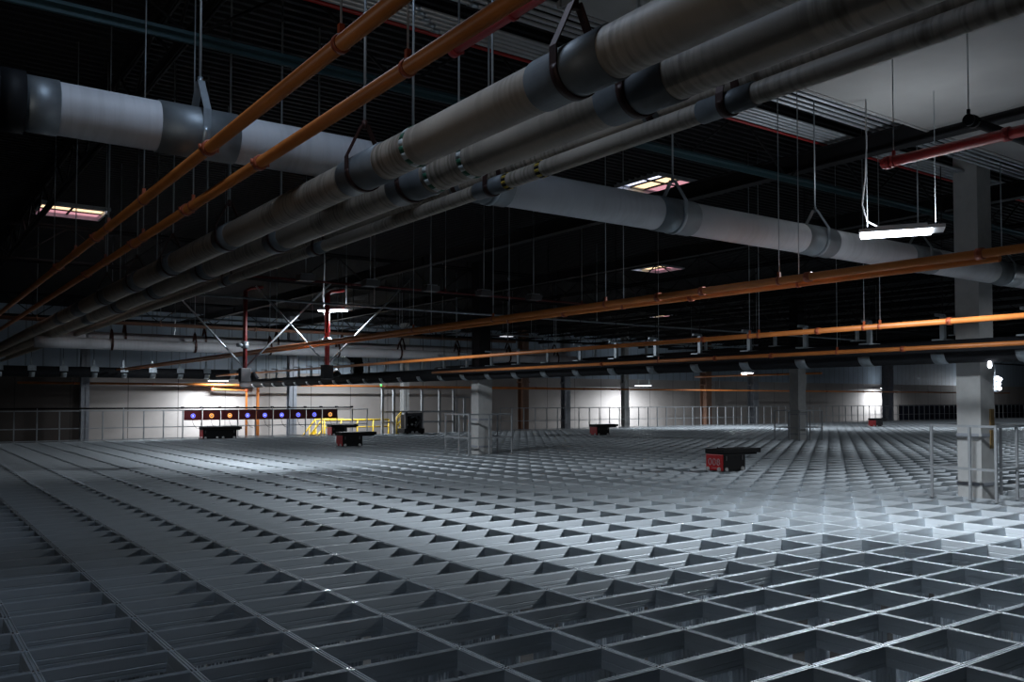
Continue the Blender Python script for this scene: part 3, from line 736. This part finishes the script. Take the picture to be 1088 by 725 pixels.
p = lambda x, y: (lambda q, t_: (t_ * (S * q + C), t_ * (S - C * q)))((x - CX) / F, EYE * F / (y - HZ))
ra, rb = p(767.5, 501.5)
r8 = make_robot('red and black robot marked 008, nearest on the grid', (ra, rb + BB / 2, 0), True)
plain = make_robot('red and black robot left of the middle column, nearer of two on the left', (*[u + v for u, v in zip(p(364, 475), (0, BB / 2))], 0), False)
for lab, (x, y) in (('red and black robot at the far edge under the last red charger', (345.5, 462.6)),
                    ('bright red robot in front of the brightest far wall patch', (634, 463.0)),
                    ('small dark red robot farthest away on the right', (930, 453.6))):
    a, b = p(x, y); dup(plain, (a, min(b, 33.6) + BB / 2, 0), lab)

a, b = p(216, 467.0)
make_robot('long black robot parked below the first red chargers', (a, min(b, 33.7) + BB / 2, 0), False, 1.28, .2)
# service machine
a, b = p(437, 461.2); b = min(b, 33.6)
t = thing('service_machine', 'black service cart with white lamps in front of the frame enclosure', 'cart', (a, b, 0))
MB().box(-.5, .5, -.3, .35, .04, .24, .02).build('chassis', 'robot_black', t)
mb = MB(); mb.box(-.42, -.32, -.25, -.15, .24, .95, .01); mb.box(.3, .42, -.25, -.15, .24, .8, .01); mb.box(-.42, .42, -.25, -.12, .78, .92, .02); mb.tube([(.1, -.2, .3), (.3, -.22, .55), (.1, -.2, .8), (-.15, -.2, .7)], .05, 8)
mb.build('superstructure', 'grey_machine', t)
MB().box(-.36, .38, -.1, .3, .24, .84, .03).build('cowl', 'robot_black', t)
for x, z in ((-.28, .40), (-.02, .42), (.18, .5), (.16, .38)): MB().tube([(x, -.13, z), (x, -.11, z)], .05, 10).build('headlight', 'white', t)
for x in (-.36, -.1, .1, .36):
    MB().tube([(x, -.33, .07), (x, -.28, .07)], .065, 14).build('wheel', 'wheel' if abs(x) < .2 else 'robot_black', t)
MB().ring((.26, -.24, .5), (0, 1, 0), .1, .02, 18, 6).build('hose_reel', 'grey_machine', t)

# ------------------------------------------------------------------ enclosure frames beyond the grid
def frame(label, name, b, xs, ztop, rails, m='handrail', w=.05):
    As = [a_at(b, x) for x in xs]
    t = thing(name, label, 'enclosure', (As[0], b, -.1))
    for a in As: MB().box(a - As[0] - w, a - As[0] + w, -w, w, 0, ztop + .1).build('post', m, t)
    for z in rails: MB().box(-w, As[-1] - As[0] + w, -w * .6, w * .6, z + .1 - .04, z + .1 + .04).build('crossbar', m, t)
    return t
frame('tall pale metal frame enclosure behind the black service cart', 'frame_enclosure', 34.9, (406.5, 418.5, 448.5, 467, 482), 2.03, (2.0, .95, .48))
frame('lower pale metal frame behind the middle column', 'frame_enclosure', 34.7, (485, 493.5, 503, 521), 1.62, (1.6, .62))
# yellow stair with handrails
a = a_at(36.6, 330)
t = thing('stair_unit', 'yellow stair with sloping handrails behind the right end of the charger row', 'stairs', (a, 36.6, -.9))
for y in (0, .75):
    mb = MB()
    mb.tube([(-.6, y, .1), (.55, y, 1.5), (1.6, y, 1.5)], .035, 8); mb.tube([(-.6, y, .55 - .9), (.55, y, 1.05)], .03, 8)
    for k in range(5): q = -.6 + k * .29; mb.tube([(q, y, .1 - .9 + k * .35 * .6), (q, y, .1 + k * .35)], .025, 6)
    mb.build('handrail', 'yellow', t)
for k in range(6): MB().box(-.65 + k * .2, -.43 + k * .2, 0, .75, -.5 + k * .26, -.46 + k * .26).build('tread', 'yellow', t)
for y in (-.02, .75): MB().loop([[Vector((-.7, y, -.62)), Vector((.6, y, .88)), Vector((.6, y, 1.06)), Vector((-.7, y, -.44))], [Vector((-.7, y + .03, -.62)), Vector((.6, y + .03, .88)), Vector((.6, y + .03, 1.06)), Vector((-.7, y + .03, -.44))]], True, True, False).build('stringer', 'yellow', t)
a = a_at(36.4, 345); a2 = a_at(36.4, 413)
t = thing('safety_railing', 'yellow railing behind the grid between the stair and the frame enclosure', 'railing', (a, 36.4, -.6))
MB().tube([(0, 0, 1.17), (a2 - a, 0, 1.17)], .04, 8).build('top_rail', 'yellow', t)
MB().tube([(0, 0, .85), (a2 - a, 0, .85)], .03, 8).build('middle_rail', 'yellow', t)
for k in range(5): MB().tube([((a2 - a) * k / 4, 0, -.3), ((a2 - a) * k / 4, 0, 1.17)], .04, 8).build('post', 'yellow', t)
a = a_at(34.2, 424)
t = thing('safety_gate', 'yellow lattice gate standing left of the black service cart', 'gate', (a, 34.1, .0))
mb = MB(); mb.tube([(-.17, 0, 0), (-.15, 0, .72), (.13, .15, .95), (.13, .15, .05), (-.17, 0, 0)], .035, 8); mb.build('frame', 'yellow', t)
mb = MB()
for k in range(3): mb.tube([(-.16, 0, .1 + .25 * k), (.13, .15, .32 + .25 * k)], .025, 6)
mb.tube([(-.16, 0, .65), (.13, .15, .1)], .025, 6); mb.build('lattice', 'yellow', t)
# navy screens at the right
for x0, x1, lab in ((955, 1022, 'navy screen panel behind the railing left of the near column'), (1050, 1110, 'navy screen panel behind the railing right of the near column')):
    b = 35.0; a, a2 = a_at(b, x0), a_at(b, x1)
    t = thing('screen_panel', lab, 'screen', (a, b, -.4))
    MB().box(0, a2 - a, -.03, .03, 0, 1.52, .01).build('panel', 'navy', t)
    mb = MB(); n = 8
    for k in range(n + 1): mb.box((a2 - a) * k / n - .03, (a2 - a) * k / n + .03, -.05, -.03, 0, 1.54)
    mb.build('frame', 'dark_steel', t)
# small green status lamp on the enclosure
a = a_at(34.8, 406)
t = thing('status_lamp', 'tiny green status lamp on top of the frame enclosure', 'lamp', (a, 34.9, 2.04))
MB().tube([(0, 0, 0), (0, 0, .05)], .03, 8).build('base', 'black', t)
MB().tube([(0, 0, .05), (0, 0, .14)], .04, 10).build('lens', 'led_green', t)

# ------------------------------------------------------------------ world, camera, view
w = bpy.data.worlds.new('dusk'); scn.world = w; w.use_nodes = True
w.node_tree.nodes['Background'].inputs['Color'].default_value = (.3, .4, .6, 1)
w.node_tree.nodes['Background'].inputs['Strength'].default_value = .2
cam = bpy.data.cameras.new('camera'); co = bpy.data.objects.new('camera', cam); COL.objects.link(co)
co.location = (0, 0, EYE)
PP = 396.0
co.rotation_euler = (PI / 2 + math.atan((HZ - PP) / F), 0, YAW - PI / 2)
cam.sensor_width = 36; cam.lens = 36 * F / 1088; cam.shift_y = (PP - 362.5) / 1088
cam.clip_start = .05; cam.clip_end = 300
scn.camera = co
vs = scn.view_settings
vs.view_transform = 'Standard'; vs.look = 'None'; vs.gamma = 1; vs.exposure = 0.0; vs.use_curve_mapping = False
scn.cycles.use_denoising = True
scn.cycles.max_bounces = 8; scn.cycles.diffuse_bounces = 4; scn.cycles.glossy_bounces = 4
scn.cycles.sample_clamp_indirect = 4
